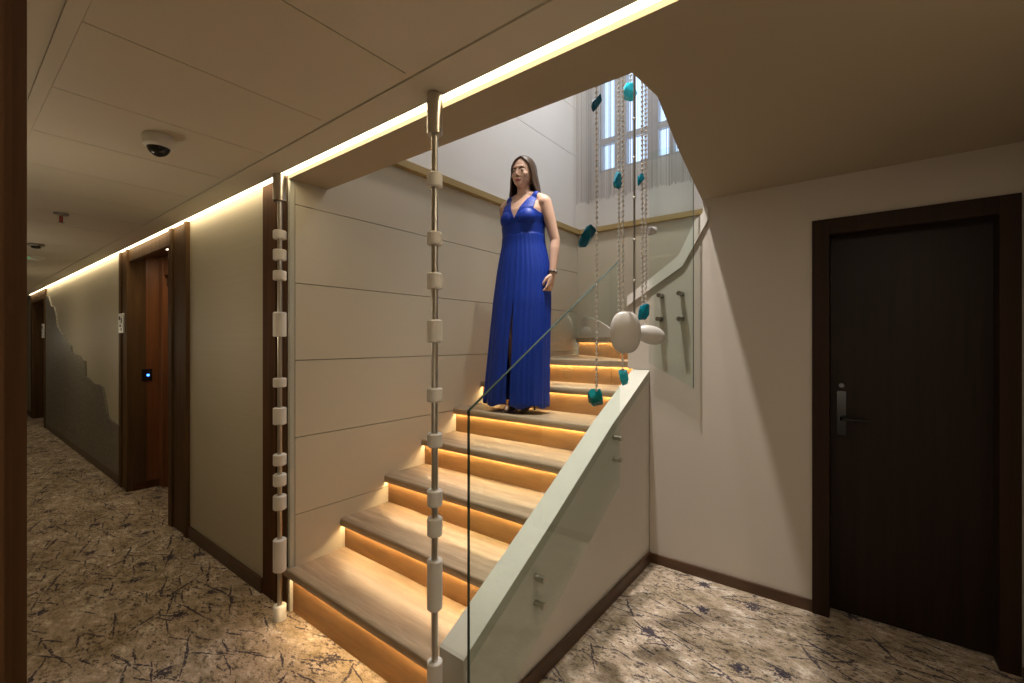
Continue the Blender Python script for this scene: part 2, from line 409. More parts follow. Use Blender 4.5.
# far door
d = struct_empty('door_3', (-11.36, 1.2, 0))
mb = MB(); mb.box(-10.66, -10.47, YC-0.02, YC+0.26, 0, CZ+0.05); mb.box(-12.25, -12.06, YC-0.02, YC+0.26, 0, CZ+0.05); mb.box(-12.06, -10.66, YC-0.02, YC+0.26, 2.13, CZ+0.05)
build('door_frame', mb, M['brownwood'], d, bevel=0.003)
build('door_leaf', MB().box(-12.06, -10.66, YC+0.18, YC+0.23, 0.004, 2.13), M['redwood'], d)

# jamb in the left foreground (the doorway the picture is taken from)
mb = MB(); mb.box(-0.86, -0.70, -0.16, 0.0613, 0, CZ-0.008); mb.box(-0.70, -0.69, -0.16, 0.050, 0, CZ-0.008); mb.box(-0.69, -0.676, -0.16, 0.0435, 0, CZ-0.008)
structure('trim_6', mb, M['jamb'])

# stair wall: cream panels with open joints
zs = [0.0, 0.503, 0.912, 1.320, 1.730, 2.145, 2.545]
mb = MB()
for a, b in zip(zs, zs[1:]): mb.box(XW-0.03, XW, YC+0.03, YB, a+0.002, b-0.002)
structure('wall_left', mb, M['panel'])
structure('wall_left_core', MB().box(XW-0.16, XW-0.03, YC+0.16, YB, 0, 2.55), M['backing'])
structure('trim_7', MB().box(-2.50, XW+0.045, 1.352, YB, 2.545, UZ+0.012).box(XW+0.0, -0.2, YB-0.045, YB, 2.545, UZ+0.012), M['ledge'])
XU = -2.38
zu = [UZ+0.012, 3.395, 3.90, 4.55, 5.25]
mb = MB()
for a, b in zip(zu, zu[1:]): mb.box(XU-0.12, XU, 1.0, YB, a+0.0025, b-0.0025)
structure('wall_upper_left', mb, M['upper'])
structure('wall_upper_left_core', MB().box(XU-0.25, XU-0.12, 1.0, YB, UZ, 5.25), M['backing'])
# back wall, lower and upper with window opening
structure('wall_back', MB().box(-2.5, XE, YB, YB+0.15, 0, 2.56), M['panel'])
WX0, WX1, WZ0, WZ1 = -2.10, -1.12, 3.15, 4.75
mb = MB()
mb.box(-2.6, 1.7, YB, YB+0.15, 2.56, WZ0); mb.box(-2.6, 1.7, YB, YB+0.15, WZ1, 5.25)
mb.box(-2.6, WX0, YB, YB+0.15, WZ0, WZ1); mb.box(WX1, 1.7, YB, YB+0.15, WZ0, WZ1)
structure('wall_upper_back', mb, M['upper'])
structure('wall_upper_right', MB().box(1.6, 1.75, 1.0, YB, UZ, 5.25), M['upper'])
structure('wall_upper_front', MB().box(-2.6, 1.75, 0.85, 1.0, UZ, 5.25), M['upper'])
structure('ceiling_upper', MB().box(-2.6, 1.75, 0.85, YB+0.15, 5.25, 5.35), M['upper'])
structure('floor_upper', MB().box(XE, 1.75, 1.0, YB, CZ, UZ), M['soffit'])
# window
w = struct_empty('window_1', (-1.6, YB, WZ0))
mb = MB(); fy0, fy1 = YB+0.02, YB+0.09
mb.box(WX0, WX0+0.012, fy0, fy1, WZ0, WZ1); mb.box(WX1-0.05, WX1, fy0, fy1, WZ0, WZ1)
mb.box(WX0, WX1, fy0, fy1, WZ0, WZ0+0.03); mb.box(WX0, WX1, fy0, fy1, WZ1-0.05, WZ1)
for a, b in ((-1.94, -1.815), (-1.60, -1.495), (-1.385, -1.352)): mb.box(a, b, fy0, fy1, WZ0+0.03, WZ1-0.05)
mb.box(WX0, WX1, fy0+0.01, fy1-0.01, 3.445, 3.505); mb.box(WX0, WX1, fy0+0.01, fy1-0.01, 4.15, 4.2)
build('window_frame', mb, M['frame'], w)
build('window_pane', MB().box(WX0, WX1, YB+0.05, YB+0.056, WZ0, WZ1), M['winglass'], w)
# right wall with the rising end of the upper flight
rw = [(XS, 0), (-0.115, 0), (-0.115, 2.0), (0.489, 2.0), (0.489, 0), (XE, 0), (XE, CZ), (-0.736, CZ), (-0.732, 2.085), (-0.85, 1.885), (-1.04, 1.765), (XS, 1.755)]
structure('wall_right', MB().prism(rw, 'y', YR, YR+0.13), M['wall'])
structure('wall_side', MB().box(XE, XE+0.1, -1.2, 3.1, 0, CZ), M['wall'])
structure('baseboard_right', MB().box(XS, -0.186, YR-0.014, YR, 0, 0.062), M['skirt'], bevel=0.003)
structure('baseboard_string', MB().box(XS, XS+0.014, 1.36, YR-0.014, 0, 0.07), M['skirt'], bevel=0.003)
structure('baseboard_side', MB().box(XE-0.014, XE, 0.2, 2.78, 0, 0.062), M['skirt'], bevel=0.003)
structure('wall_behind', MB().box(-0.8, XE, -1.3, -1.2, 0, CZ), M['wall'])
structure('wall_behind_left', MB().box(-0.96, -0.86, -1.3, -0.16, 0, CZ), M['wall'])
# door at right
d = struct_empty('door_1', (0.18, YR, 0))
mb = MB(); y0 = YR-0.02
mb.box(-0.186, -0.112, y0, YR+0.125, 0, 2.05); mb.box(0.486, 0.552, y0, YR+0.125, 0, 2.05); mb.box(-0.112, 0.486, y0, YR+0.125, 1.97, 2.05)
build('door_frame', mb, M['framewood'], d, bevel=0.002)
build('door_leaf', MB().box(-0.111, 0.485, YR+0.085, YR+0.125, 0.006, 1.969), M['doorwood'], d)
mb = MB(); mb.box(-0.083, -0.045, YR+0.078, YR+0.085, 0.93, 1.16); mb.tube([(-0.062, YR+0.085, 1.02), (-0.062, YR+0.035, 1.02), (-0.058, YR+0.03, 1.02), (0.05, YR+0.03, 1.02)], 0.009, 8); mb.tube([(-0.064, YR+0.08, 1.19), (-0.064, YR+0.074, 1.19)], 0.012, 10)
build('door_handle', mb, M['black'], d, smooth=True)

# ------------------------------------------------------------------ staircase
ST = thing('staircase', (-1.75, 1.12, 0), 'oak staircase with glowing risers and pale stone string rising to a turn', 'staircase')
RISE, RUN, Z1, Y1 = 0.1755, 0.302, 0.2305, 1.128
XT0, XT1 = XW+0.001, -1.178
for k in range(6):
    z = Z1 + RISE*k; y = Y1 + RUN*k
    yn = y + RUN + 0.030
    mb = MB()
    x0 = XT0 if k else -2.40
    # rounded front edge
    prof = [(y+0.004, z-0.045), (y, z-0.040), (y, z-0.010), (y+0.004, z-0.003), (y+0.012, z), (yn, z), (yn, z-0.045), (y+0.030, z-0.045), (y+0.030, z-0.026), (y+0.013, z-0.026), (y+0.013, z-0.045)]
    if k == 0:
        mb.prism([(p[0], p[1]) for p in prof[:5]] + [(YC+0.02, z), (YC+0.02, z-0.026), (y+0.013, z-0.026), (y+0.013, z-0.045)], 'x', -2.392, XT1)
        mb.prism([(YC+0.02, z), (yn, z), (yn, z-0.045), (YC+0.02, z-0.045)], 'x', XT0, XT1)
    else:
        mb.prism(prof, 'x', x0, XT1)
    build('tread', mb, M['tread'], ST, smooth=True)
    zb = 0.0 if k == 0 else z - RISE
    build('riser', MB().box(XT0, XT1, y+0.030, y+0.045, zb+0.001, z-0.026 if k == 0 else z-0.046), M['riser'], ST)
    build('light_strip', MB().box(XT0+0.01, XT1-0.01, y+0.0175, y+0.0275, z-0.038, z-0.0265), M['led'], ST)
# turn: landing tread, diagonal riser, winder tread
z7 = Z1 + RISE*6; y7 = Y1 + RUN*6; z8 = z7 + RISE
XI = -1.20; YI = 2.985; YD = 4.13
build('tread', MB().prism([(XT0, y7), (XI+0.14, y7), (XI+0.02, YI+0.04), (XT0, YB-0.001)], 'z', z7-0.026, z7).box(XT0, XT1, y7, y7+0.013, z7-0.045, z7-0.026), M['tread'], ST, bevel=0.003)
build('riser', MB().box(XT0, XT1, y7+0.030, y7+0.045, z7-RISE+0.001, z7-0.027), M['riser'], ST)
build('light_strip', MB().box(XT0+0.01, XT1-0.01, y7+0.0175, y7+0.0275, z7-0.038, z7-0.0265), M['led'], ST)
dv = Vector((XI-XT0, YI-YD, 0)).normalized(); nv = Vector((-dv.y, dv.x, 0))     # into the winder
if nv.y < 0: nv = -nv
def dg(t, n): 
    p = Vector((XT0, YD, 0)) + dv*t + nv*n; return (p.x, p.y)
L8 = (Vector((XI, YI, 0)) - Vector((XT0, YD, 0))).length
build('riser', MB().prism([dg(0.05, 0.03), dg(L8, 0.03), dg(L8, 0.045), dg(0.05, 0.045)], 'z', z7+0.001, z8-0.027), M['riser'], ST)
build('tread', MB().prism([dg(0.02, 0), dg(L8, 0), (XI, YB-0.001), (XT0, YB-0.001)], 'z', z8-0.026, z8).prism([dg(0.03, 0), dg(L8, 0), dg(L8, 0.013), dg(0.03, 0.013)], 'z', z8-0.05, z8-0.026), M['tread'], ST, bevel=0.003)
build('light_strip', MB().prism([dg(0.06, 0.015), dg(L8-0.02, 0.015), dg(L8-0.02, 0.025), dg(0.06, 0.025)], 'z', z8-0.0325, z8-0.0265), M['led'], ST)
for k in range(3):   # upper flight towards the right, behind the wall
    zz = z8 + RISE*(k+1); xx = XI + 0.28*k
    build('tread', MB().box(xx, xx+0.31, YR+0.14, YB-0.001, zz-0.045, zz), M['tread'], ST, bevel=0.004)
    build('riser', MB().box(xx+0.03, xx+0.045, YR+0.14, YB-0.001, zz-RISE+0.001, zz-0.046), M['riser'], ST)
# curved white upstand on the winder tread
prof = []
for i in range(22):
    u = i/21
    prof.append((0.005 + u*1.15, z8 + 0.001 + 0.005 + 0.205*min(1, u/0.16)**0.5*max(0, 1-max(0, (u-0.12)/0.88)**1.7)))
mb = MB(); n = len(prof)
A = [mb.bm.verts.new((*dg(t, 0.035), z)) for t, z in prof]; B = [mb.bm.verts.new((*dg(t, 0.05), z)) for t, z in prof]
A0 = [mb.bm.verts.new((*dg(t, 0.035), z8+0.0005)) for t, z in prof]; B0 = [mb.bm.verts.new((*dg(t, 0.05), z8+0.0005)) for t, z in prof]
for i in range(n-1):
    mb.face([A[i], A[i+1], B[i+1], B[i]]); mb.face([A0[i], A0[i+1], A[i+1], A[i]]); mb.face([B0[i], B[i], B[i+1], B0[i+1]])
mb.face([A0[0], A[0], B[0], B0[0]]); mb.face([A0[-1], B0[-1], B[-1], A[-1]])
o = build('upstand', mb, M['white'], ST, smooth=True); o['label'] = 'low curved white upstand on the turn'
# string: pale stone slab, vertical outside face down to the floor
sp = [(1.114, 0.0), (YR+0.125, 0.0), (YR+0.125, 1.295), (2.274, 0.966), (1.655, 0.625), (1.114, 0.340)]
build('side_panel', MB().prism([(p[0], max(0, p[1]-0.055) if p[1] > 0 else 0) for p in sp], 'x', XS-0.105, XS-0.004), M['white'], ST)
mb = MB()
for (ya, za), (yb, zb) in zip([(1.114, 0.340), (1.655, 0.625), (2.274, 0.966)], [(1.655, 0.625), (2.274, 0.966), (YR+0.125, 1.295)]):
    mb.prism([(ya, za-0.053), (yb, zb-0.053), (yb, zb), (ya, za)], 'x', XS-0.118, XS)
mb.prism([(1.104, 0.0), (1.114, 0.0), (1.114, 0.340), (1.104, 0.332)], 'x', XS-0.118, XS)
o = build('string', mb, M['stringer'], ST); o['label'] = 'pale stone string capping the stair side'
# cap of the upper string at the right wall
cp = [(-1.21, 1.655), (-1.04, 1.765), (-0.85, 1.885), (-0.735, 2.085), (-0.70, 2.15), (-0.70, 2.22), (-0.775, 2.155), (-0.875, 1.95), (-1.045, 1.830), (-1.21, 1.72)]
mb = MB(); mb.prism(cp, 'y', YR-0.012, YR+0.138)
o = build('upper_string', mb, M['white'], ST)
build('newel_block', MB().prism([(-1.21, 1.24), (-1.061, 1.24), (-1.061, 1.75), (-1.21, 1.655)], 'y', YR+0.001, YR+0.137), M['wall'], ST)

# ------------------------------------------------------------------ glass balustrades
def standoff(mb_, x, y, z, ax, ln):
    if ax == 'x': mb_.tube([(x, y, z), (x+ln, y, z)], 0.014, 14)
    else: mb_.tube([(x, y, z), (x, y+ln, z)], 0.014, 14)
GL = thing('glass_balustrade', (XS+0.035, 1.7, 0.1), 'tall clear glass balustrade panel with sloping top beside the oak stairs', 'glass panel')
gx0, gx1 = XS+0.011, XS+0.020
gp = [(1.112, 0.09), (1.34, 0.09), (2.325, 0.625), (2.325, 1.868), (1.112, 1.185)]
build('pane', MB().prism(gp, 'x', gx0, gx1), M['glass'], GL)
mb = MB(); xm = (gx0+gx1)/2
for (ya, za), (yb, zb) in zip(gp, gp[1:]+gp[:1]):
    if (ya, za) not in ((1.112, 1.185), (2.325, 1.868)): continue
    dd = Vector((0, yb-ya, zb-za)).normalized(); nn = Vector((0, -dd.z, dd.y))*0.0012
    mb.prism([(ya-nn.y, za-nn.z), (yb-nn.y, zb-nn.z), (yb+nn.y, zb+nn.z), (ya+nn.y, za+nn.z)], 'x', gx0-0.0005, gx1+0.0005)
o = build('pane_edge', mb, M['glassedge'], GL); o['label'] = 'dark green polished glass edge'
for y, z in ((1.537, 0.437), (1.537, 0.329), (2.295, 0.891), (2.295, 0.774)):
    m_ = MB(); standoff(m_, XS-0.002, y, z, 'x', 0.048); build('standoff', m_, M['steel'], GL, smooth=True)
GR = thing('glass_balustrade', (-0.91, YR-0.05, 1.15), 'narrow glass panel fixed on the right wall by four round standoffs', 'glass panel')
gy0, gy1 = YR-0.055, YR-0.043
gp = [(-1.045, 1.285), (-0.775, 1.14), (-0.775, 2.62), (-1.045, 2.62)]
build('pane', MB().prism(gp, 'y', gy0, gy1), M['glass'], GR)
mb = MB()
for (xa, za), (xb, zb) in list(zip(gp, gp[1:]))[1:2]:
    dd = Vector((xb-xa, 0, zb-za)).normalized(); nn = Vector((-dd.z, 0, dd.x))*0.001
    mb.prism([(xa-nn.x, za-nn.z), (xb-nn.x, zb-nn.z), (xb+nn.x, zb+nn.z), (xa+nn.x, za+nn.z)], 'y', gy0-0.0005, gy1+0.0005)
build('pane_edge', mb, M['glassedge'], GR)
for x, z in ((-0.979, 1.709), (-0.856, 1.713), (-0.985, 1.562), (-0.856, 1.558)):
    m_ = MB(); standoff(m_, x, YR+0.002, z, 'y', -0.072); build('standoff', m_, M['darksteel'], GR, smooth=True)

# ------------------------------------------------------------------ steel poles with white sleeves
def pole(x, y, top, rp, rs, sleeves, base, label):
    t = thing('steel_pole', (x, y, 0), label, 'pole', 'steel poles with white sleeves')
    build('tube', MB().tube([(x, y, 0.004), (x, y, CZ-0.004)], rp, 16), M['steel'], t, smooth=True)
    build('ceiling_socket', MB().lathe([(rs*0.93, top), (rs, top+0.002), (rs, CZ-0.002), (rs*0.93, CZ-0.001)], (x, y, 0), 24), M['steel'], t, smooth=True)
    build('floor_socket', MB().lathe([(rs*0.98, 0.001), (rs, 0.004), (rs, base-0.004), (rs*0.9, base)], (x, y, 0), 24), M['whitep'], t, smooth=True)
    for a, b in sleeves:
        build('sleeve', MB().lathe([(rp, b+0.002), (rs-0.004, b+0.001), (rs, b+0.005), (rs, a-0.005), (rs-0.004, a-0.001), (rp, a-0.002)], (x, y, 0), 24), M['sleeve'], t, smooth=True)
pole(-2.335, 1.083, 2.136, 0.0115, 0.0315, [(1.987,1.941),(1.89,1.833),(1.782,1.731),(1.571,1.443),(1.235,1.186),(1.084,0.996),(0.847,0.788),(0.745,0.683),(0.637,0.562),(0.413,0.247)], 0.075, 'slim steel pole with ten white sleeves before the dark wood casing')
zk = lambda L: [tuple(CAMH+(q-CAMH)*0.971 for q in ab) for ab in L]
pole(-1.150, 1.055, 2.130, 0.0115, 0.0265, zk([(2.017,1.964),(1.808,1.759),(1.663,1.604),(1.498,1.415),(1.257,1.206),(1.097,1.046),(0.897,0.837),(0.799,0.732),(0.65,0.472),(0.292,0.10)]), 0.05, 'slim steel pole with white sleeves at the foot of the stairs before the stone string')

# ------------------------------------------------------------------ cove lights
def cove(x0, x1, label):
    t = build('cove_light', MB().box(x0, x1, 1.0755, 1.134, CZ+0.020, CZ+0.030), M['cove'])
    tag(t, label, 'light', 'cove light strips')
cove(-2.655, XE-0.001, 'long warm cove light strip over the foot of the stairs')
cove(-3.83, -2.66, 'short cove light strip washing the cream wall between casing and lift recess')
cove(-10.47, -5.74, 'cove light strip along the far corridor wall above the mosaic')
cove(-5.735, -3.835, 'cove light strip over the wood framed recess in the corridor')
cove(-12.25, -10.475, 'cove light strip above the far corridor door')

# ------------------------------------------------------------------ corridor fittings
# mosaic relief
mp = [(-10.46, 0.09), (-5.76, 0.09), (-5.76, 0.585), (-6.10, 0.60), (-6.26, 0.625), (-6.33, 0.74), (-6.50, 0.93), (-6.62, 0.945), (-6.85, 0.94), (-7.2, 0.985), (-7.36, 1.0), (-7.40, 1.18), (-7.62, 1.2), (-7.72, 1.24), (-8.05, 1.25), (-8.26, 1.28), (-8.30, 1.36), (-8.62, 1.42), (-8.8, 1.52), (-9.0, 1.53), (-9.40, 1.66), (-9.5, 1.80), (-9.68, 1.95), (-9.95, 1.98), (-10.2, 2.14), (-10.46, 2.17)]
o = build('wall_mosaic', MB().prism(mp, 'y', YC-0.016, YC), M['mosaic']); tag(o, 'grey stone mosaic relief with a jagged upper edge on the corridor wall', 'mosaic')
def plate(x, zc, label, sc=1.0):
    t = thing('door_sign', (x, YC-0.026, zc), label, 'sign', 'white signs by the corridor doors')
    y1 = YC-0.0265
    build('plate', MB().box(x-0.085*sc, x+0.085*sc, y1-0.014, y1, zc-0.10*sc, zc+0.09*sc), M['whitep'], t, bevel=0.004)
    mb = MB()
    for i, (dx, dz, w_, h_) in enumerate(((-0.035, 0.045, 0.05, 0.035), (0.03, 0.02, 0.03, 0.05), (-0.01, -0.03, 0.06, 0.02), (0.02, -0.065, 0.03, 0.025))):
        mb.box(x+(dx-w_/2)*sc, x+(dx+w_/2)*sc, y1-0.0155, y1-0.0135, zc+(dz-h_/2)*sc, zc+(dz+h_/2)*sc)
    build('marking', mb, M['black'], t)
plate(-5.59, 1.60, 'white sign with dark marks on the trim left of the recess')
plate(-10.57, 1.60, 'small white sign on the frame of the far corridor door', 1.2)
t = thing('control_panel', (-5.445, 1.265, 1.10), 'black control panel with blue light on the red wood recess side', 'switch panel')
build('panel', MB().box(-5.4445, -5.432, 1.225, 1.305, 1.04, 1.155), M['black'], t, bevel=0.003)
build('indicator', MB().box(-5.4325, -5.429, 1.263, 1.283, 1.085, 1.105), M['blue_led'], t)
t = thing('recess_lamp', (-4.84, 1.27, 2.175), 'small round lamp glowing in the recess ceiling', 'lamp')
build('rim', MB().lathe([(0.055, 2.2445), (0.055, 2.238), (0.042, 2.236), (0.040, 2.2445)], (-4.84, 1.27, 0), 20), M['steel'], t, smooth=True)
build('lamp_face', MB().lathe([(0.04, 2.2435), (0.04, 2.2395)], (-4.84, 1.27, 0), 20), M['lampface'], t)
# dome camera
cx, cy = -2.285, 0.57
t = thing('dome_camera', (cx, cy, CZ), 'white dome security camera on the corridor ceiling', 'camera')
prof = [(0.050, CZ-0.0005), (0.055, CZ-0.008), (0.055, CZ-0.038), (0.052, CZ-0.044), (0.044, CZ-0.047)]
build('housing', MB().lathe(prof, (cx, cy, 0), 32), M['whitep'], t, smooth=True)
prof = [(0.040*math.cos(a), CZ-0.0455-0.040*math.sin(a)) for a in [i*PI/2/8 for i in range(8)]] + [(0.001, CZ-0.0855)]
build('dome', MB().lathe(prof, (cx, cy, 0), 24), M['black'], t, smooth=True)
mb = MB(); mb.lathe([(0.044, CZ-0.046), (0.045, CZ-0.049), (0.041, CZ-0.052), (0.0395, CZ-0.047)], (cx, cy, 0), 32)
build('ring', mb, M['whitep'], t, smooth=True)
# sprinkler
sx, sy = -4.18, 0.52
t = thing('sprinkler', (sx, sy, CZ), 'sprinkler head with red bulb on the corridor ceiling', 'sprinkler')
build('rosette', MB().lathe([(0.040, CZ-0.0005), (0.036, CZ-0.010), (0.014, CZ-0.014)], (sx, sy, 0), 20), M['grey'], t, smooth=True)
mb = MB()
for s in (-1, 1): mb.tube([(sx+s*0.008, sy, CZ-0.012), (sx+s*0.017, sy, CZ-0.035), (sx, sy, CZ-0.060)], 0.003, 8)
mb.lathe([(0.018, CZ-0.060), (0.018, CZ-0.063)], (sx, sy, 0), 16)
build('frame', mb, M['grey'], t, smooth=True)
build('bulb', MB().lathe([(0.004, CZ-0.016), (0.009, CZ-0.02), (0.009, CZ-0.055), (0.004, CZ-0.059)], (sx, sy, 0), 12), M['red'], t, smooth=True)
# smoke detectors / ceiling speaker further away
for x, y, r, lab, mt in ((-5.67, 0.55, 0.055, 'dark smoke detector on the corridor ceiling nearest the sprinkler', 'grey'), (-6.55, 0.60, 0.10, 'pale round smoke detector with green light further down the corridor', 'whitep'), (-8.9, 0.6, 0.10, 'pale round detector farthest down the corridor ceiling', 'whitep')):
    t = thing('smoke_detector', (x, y, CZ), lab, 'smoke detector', 'corridor ceiling detectors')
    build('base', MB().lathe([(r, CZ-0.0005), (r, CZ-0.012), (r*0.9, CZ-0.018)], (x, y, 0), 24), M[mt], t, smooth=True)
    build('sensor', MB().lathe([(r*0.6, CZ-0.017), (r*0.55, CZ-0.034), (r*0.3, CZ-0.038)], (x, y, 0), 20), M['black' if mt == 'grey' else 'whitep'], t, smooth=True)
    if mt != 'grey': build('indicator', MB().ball((x+r*0.62, y-r*0.2, CZ-0.021), 0.008, 1), M['green_led'], t)

# ------------------------------------------------------------------ string curtain
mb = MB(); rnd = random.Random(3)
cx0, cx1 = -2.285, -1.08
x = cx0
while x < cx1:
    w_ = rnd.choice((0.0022, 0.003, 0.004))
    yy = 4.06 + 0.02*math.sin(x*31) + rnd.uniform(-0.008, 0.008)
    zb = 2.835 + rnd.uniform(-0.012, 0.02) + (0.0 if x < -1.9 else 0.0)
    mb.box(x, x+w_, yy, yy+0.002, zb, 5.0)
    dens = 0.5 + 0.5*math.sin(x*24+1.0)
    edge = 0.0 if x > -2.12 else 0.6
    x += w_ + rnd.uniform(0.0015, 0.0075)*(1.15 - 0.6*dens)*(1-edge*0.75)
o = build('string_curtain', mb, M['curtain']); tag(o, 'pale grey string curtain hanging before the stairwell window', 'curtain'); o['kind'] = 'stuff'
build('rail', MB().tube([(cx0-0.03, 4.06, 5.0), (cx1+0.1, 4.06, 5.0)], 0.012, 10), M['steel'], o, smooth=True)

# ------------------------------------------------------------------ hanging ornament strands
def at(x, y, Y):
    th = math.radians(37.66); u = (x-512)/447; v_ = (341.5-y)/447
    dx = -math.sin(th)+math.cos(th)*u; dy = math.cos(th)+math.sin(th)*u
    k = Y/dy; return Vector((dx*k, Y, CAMH+v_*k))
def beads(name, x, y, z0, z1, r, parent, step=3.2):
    # a bead chain drawn as one string of small beads on a thread
    mb = MB(); z = z0
    prof = []
    while z < z1:
        prof += [(r*0.35, z), (r, z+r*0.7), (r, z+r*1.3), (r*0.35, z+r*2)]
        z += r*step
    mb.lathe(prof, (x, y, 0), 6); return build(name, mb, M['chain'], parent, smooth='all')
def shard(c, w_, h_, d_, seed, lean=0.0):
    r = random.Random(seed); mb = MB(); vs = []
    for k in range(22):
        a = r.uniform(0, 2*PI); q = r.uniform(-1, 1); rr = math.sqrt(max(0, 1-q*q*0.75))*r.uniform(0.8, 1)
        vs.append(mb.bm.verts.new((c[0]+math.cos(a)*rr*w_/2+lean*q*h_/2, c[1]+math.sin(a)*rr*d_/2, c[2]+q*h_/2)))
    bmesh.ops.convex_hull(mb.bm, input=mb.bm.verts)
    loose = [v for v in mb.bm.verts if not v.link_faces]
    bmesh.ops.delete(mb.bm, geom=loose, context='VERTS')
    return mb
GRP = 'bead strands hanging in the stairwell'
TOP = 4.9
def strand(px, Y, ybot, pieces, label, r=0.0075, chain=True, zb=None):
    p = at(px, ybot, Y); t = thing('bead_strand', (p.x, Y, p.z), label, 'hanging ornament', GRP)
    beads('bead_chain', p.x, Y, p.z, TOP, r, t)
    for i, (qx, qy, w_, h_, mt, lean) in enumerate(pieces):
        c = at(qx, qy, Y); k = 1/ (447/ (Y/ (math.cos(math.radians(37.66))+math.sin(math.radians(37.66))*(qx-512)/447)))
        c2 = Vector((c.x, Y, c.z))
        build('glass_pendant', shard(c2, w_*k, h_*k, min(w_, h_)*k*0.8, int(qx*7+qy), lean), M[mt], t)
    return t
strand(596.5, 1.86, 392, [(596.5, 102, 12, 20, 'deepteal', 0.0), (587.5, 236, 17, 21, 'deepteal', 0.5), (595.5, 397, 18, 21, 'greenteal', -0.15)], 'leftmost bead strand with three dark teal glass chunks over the stair treads')
strand(618.8, 2.16, 312, [(618, 180, 11, 23, 'teal', 0.0)], 'bead strand with a long teal glass chunk below the window left of the rod')
strand(630.8, 2.24, 95, [(629.5, 93, 16, 20, 'aqua', 0.0)], 'shortest bead strand with bright aqua glass chunk before the window')
strand(642.2, 2.14, 312, [(641, 180, 9, 13, 'teal', 0.0), (644, 311, 13, 19, 'teal', 0.25)], 'bead strand right of the rod with two small teal glass chunks')
# strand that holds the big white disc and an aqua pendant
Yd = 2.02
def px(qx, Y): return (Y/(math.cos(math.radians(37.66))+math.sin(math.radians(37.66))*(qx-512)/447))/447
p = at(624.5, 372, Yd)
t = thing('bead_strand', (p.x, Yd, p.z), 'bead strand carrying the large white disc with an aqua chunk below it', 'hanging ornament', GRP)
k = px(625, Yd); c = at(625.5, 332.5, Yd)
beads('bead_chain', at(622.8, 310, Yd).x, Yd, c.z+20*k, TOP, 0.0075, t)
beads('bead_chain', at(622.6, 360, Yd).x, Yd, at(622, 371, Yd).z, c.z-19*k, 0.0075, t)
mb = MB()
rings = []
view = Vector((math.sin(math.radians(37.66))*-1, math.cos(math.radians(37.66)), 0)); side = Vector((view.y, -view.x, 0))
for i in range(1, 24):
    a = PI*i/24; rr = abs(math.sin(a))**0.72; zz = math.cos(a)
    ring = []
    for j in range(28):
        b = 2*PI*j/28
        ring.append(Vector((c.x, Yd, c.z)) + side*(math.cos(b)*rr*15.6*k) + view*(math.sin(b)*rr*7*k) + Vector((0, 0, zz*21*k)))
    rings.append(ring)
mb.loft(rings); o = build('disc', mb, M['stonewhite'], t, smooth='all'); o['label'] = 'large smooth white oval disc'
q = at(622.5, 378, Yd); build('glass_pendant', shard(Vector((q.x, Yd, q.z)), 15*k, 18*k, 11*k, 91, 0.12), M['aqua'], t)
# strand with crystal and white pebble
Yp = 2.28; k = px(650, Yp)
c = at(651, 335, Yp)
t = thing('bead_strand', (c.x, Yp, c.z), 'rightmost bead strand with grey crystal and a white pebble behind the disc', 'hanging ornament', GRP)
beads('bead_chain', at(645.8, 300, Yp).x, Yp, c.z+5*k, TOP, 0.0075, t)
q = at(651.5, 231, Yp); build('crystal', shard(Vector((q.x, Yp, q.z)), 13*k, 9*k, 9*k, 17, 0), M['crystal'], t)
mb = MB(); rings = []
for i in range(1, 20):
    a = PI*i/20; rr = abs(math.sin(a))**0.75; xx = math.cos(a)
    rings.append([Vector((c.x, Yp, c.z)) + side*(-xx*14*k) + view*(math.cos(2*PI*j/20)*rr*6*k) + Vector((0, 0, math.sin(2*PI*j/20)*rr*9.5*k + xx*2.2*k)) for j in range(20)])
mb.loft(rings); o = build('pebble', mb, M['stonewhite'], t, smooth='all'); o['label'] = 'smooth white pebble'
# steel rod among the strands
p = at(634.3, 318, 2.10)
t = thing('hanging_rod', (p.x, 2.10, p.z), 'thin dark steel rod hanging among the bead strands', 'rod')
build('rod', MB().tube([(p.x, 2.10, p.z), (p.x, 2.10, TOP)], 0.0052, 10), M['darksteel'], t, smooth=True)
mb = MB()
for yy in (119, 158, 198, 240, 281): build('joint', MB().ball(at(634.3, yy, 2.10), 0.0085, 2), M['steel'], t, smooth='all')
# canopy the strands hang from
t = build('canopy_plate', MB().lathe([(0.30, 4.905), (0.30, 4.915), (0.02, 4.92)], (-0.90, 2.12, 0), 32).tube([(-0.9, 2.12, 4.915), (-0.9, 2.12, 5.249)], 0.01, 8), M['steel'], smooth=True)
tag(t, 'steel canopy plate above the stairwell that carries the bead strands', 'canopy')
#WOMAN
# ------------------------------------------------------------------ the woman on the stairs
M['dress'] = mat_plain('royal_blue_satin', (0.006, 0.037, 0.33), 0.5, 0.12, 8, spec=0.3)
M['hair'] = mat_wood('brown_hair', (0.105, 0.060, 0.034), (0.045, 0.025, 0.014), (60, 60, 1.5), 0.45)
M['skin'] = mat_plain('skin', (0.60, 0.385, 0.285), 0.5, 0.04, 10, spec=0.3)
M['lips'] = mat_plain('lips', (0.42, 0.10, 0.10), 0.4)
M['eyewhite'] = mat_plain('eye_white', (0.48, 0.44, 0.41), 0.4)
M['iris'] = mat_plain('iris_dark', (0.03, 0.022, 0.018), 0.2)
M['brow'] = mat_plain('brow_dark', (0.10, 0.055, 0.035), 0.7)
M['shoe'] = mat_plain('dark_shoe_leather', (0.05, 0.028, 0.022), 0.35)
M['leather'] = mat_plain('dark_strap', (0.03, 0.02, 0.018), 0.4)
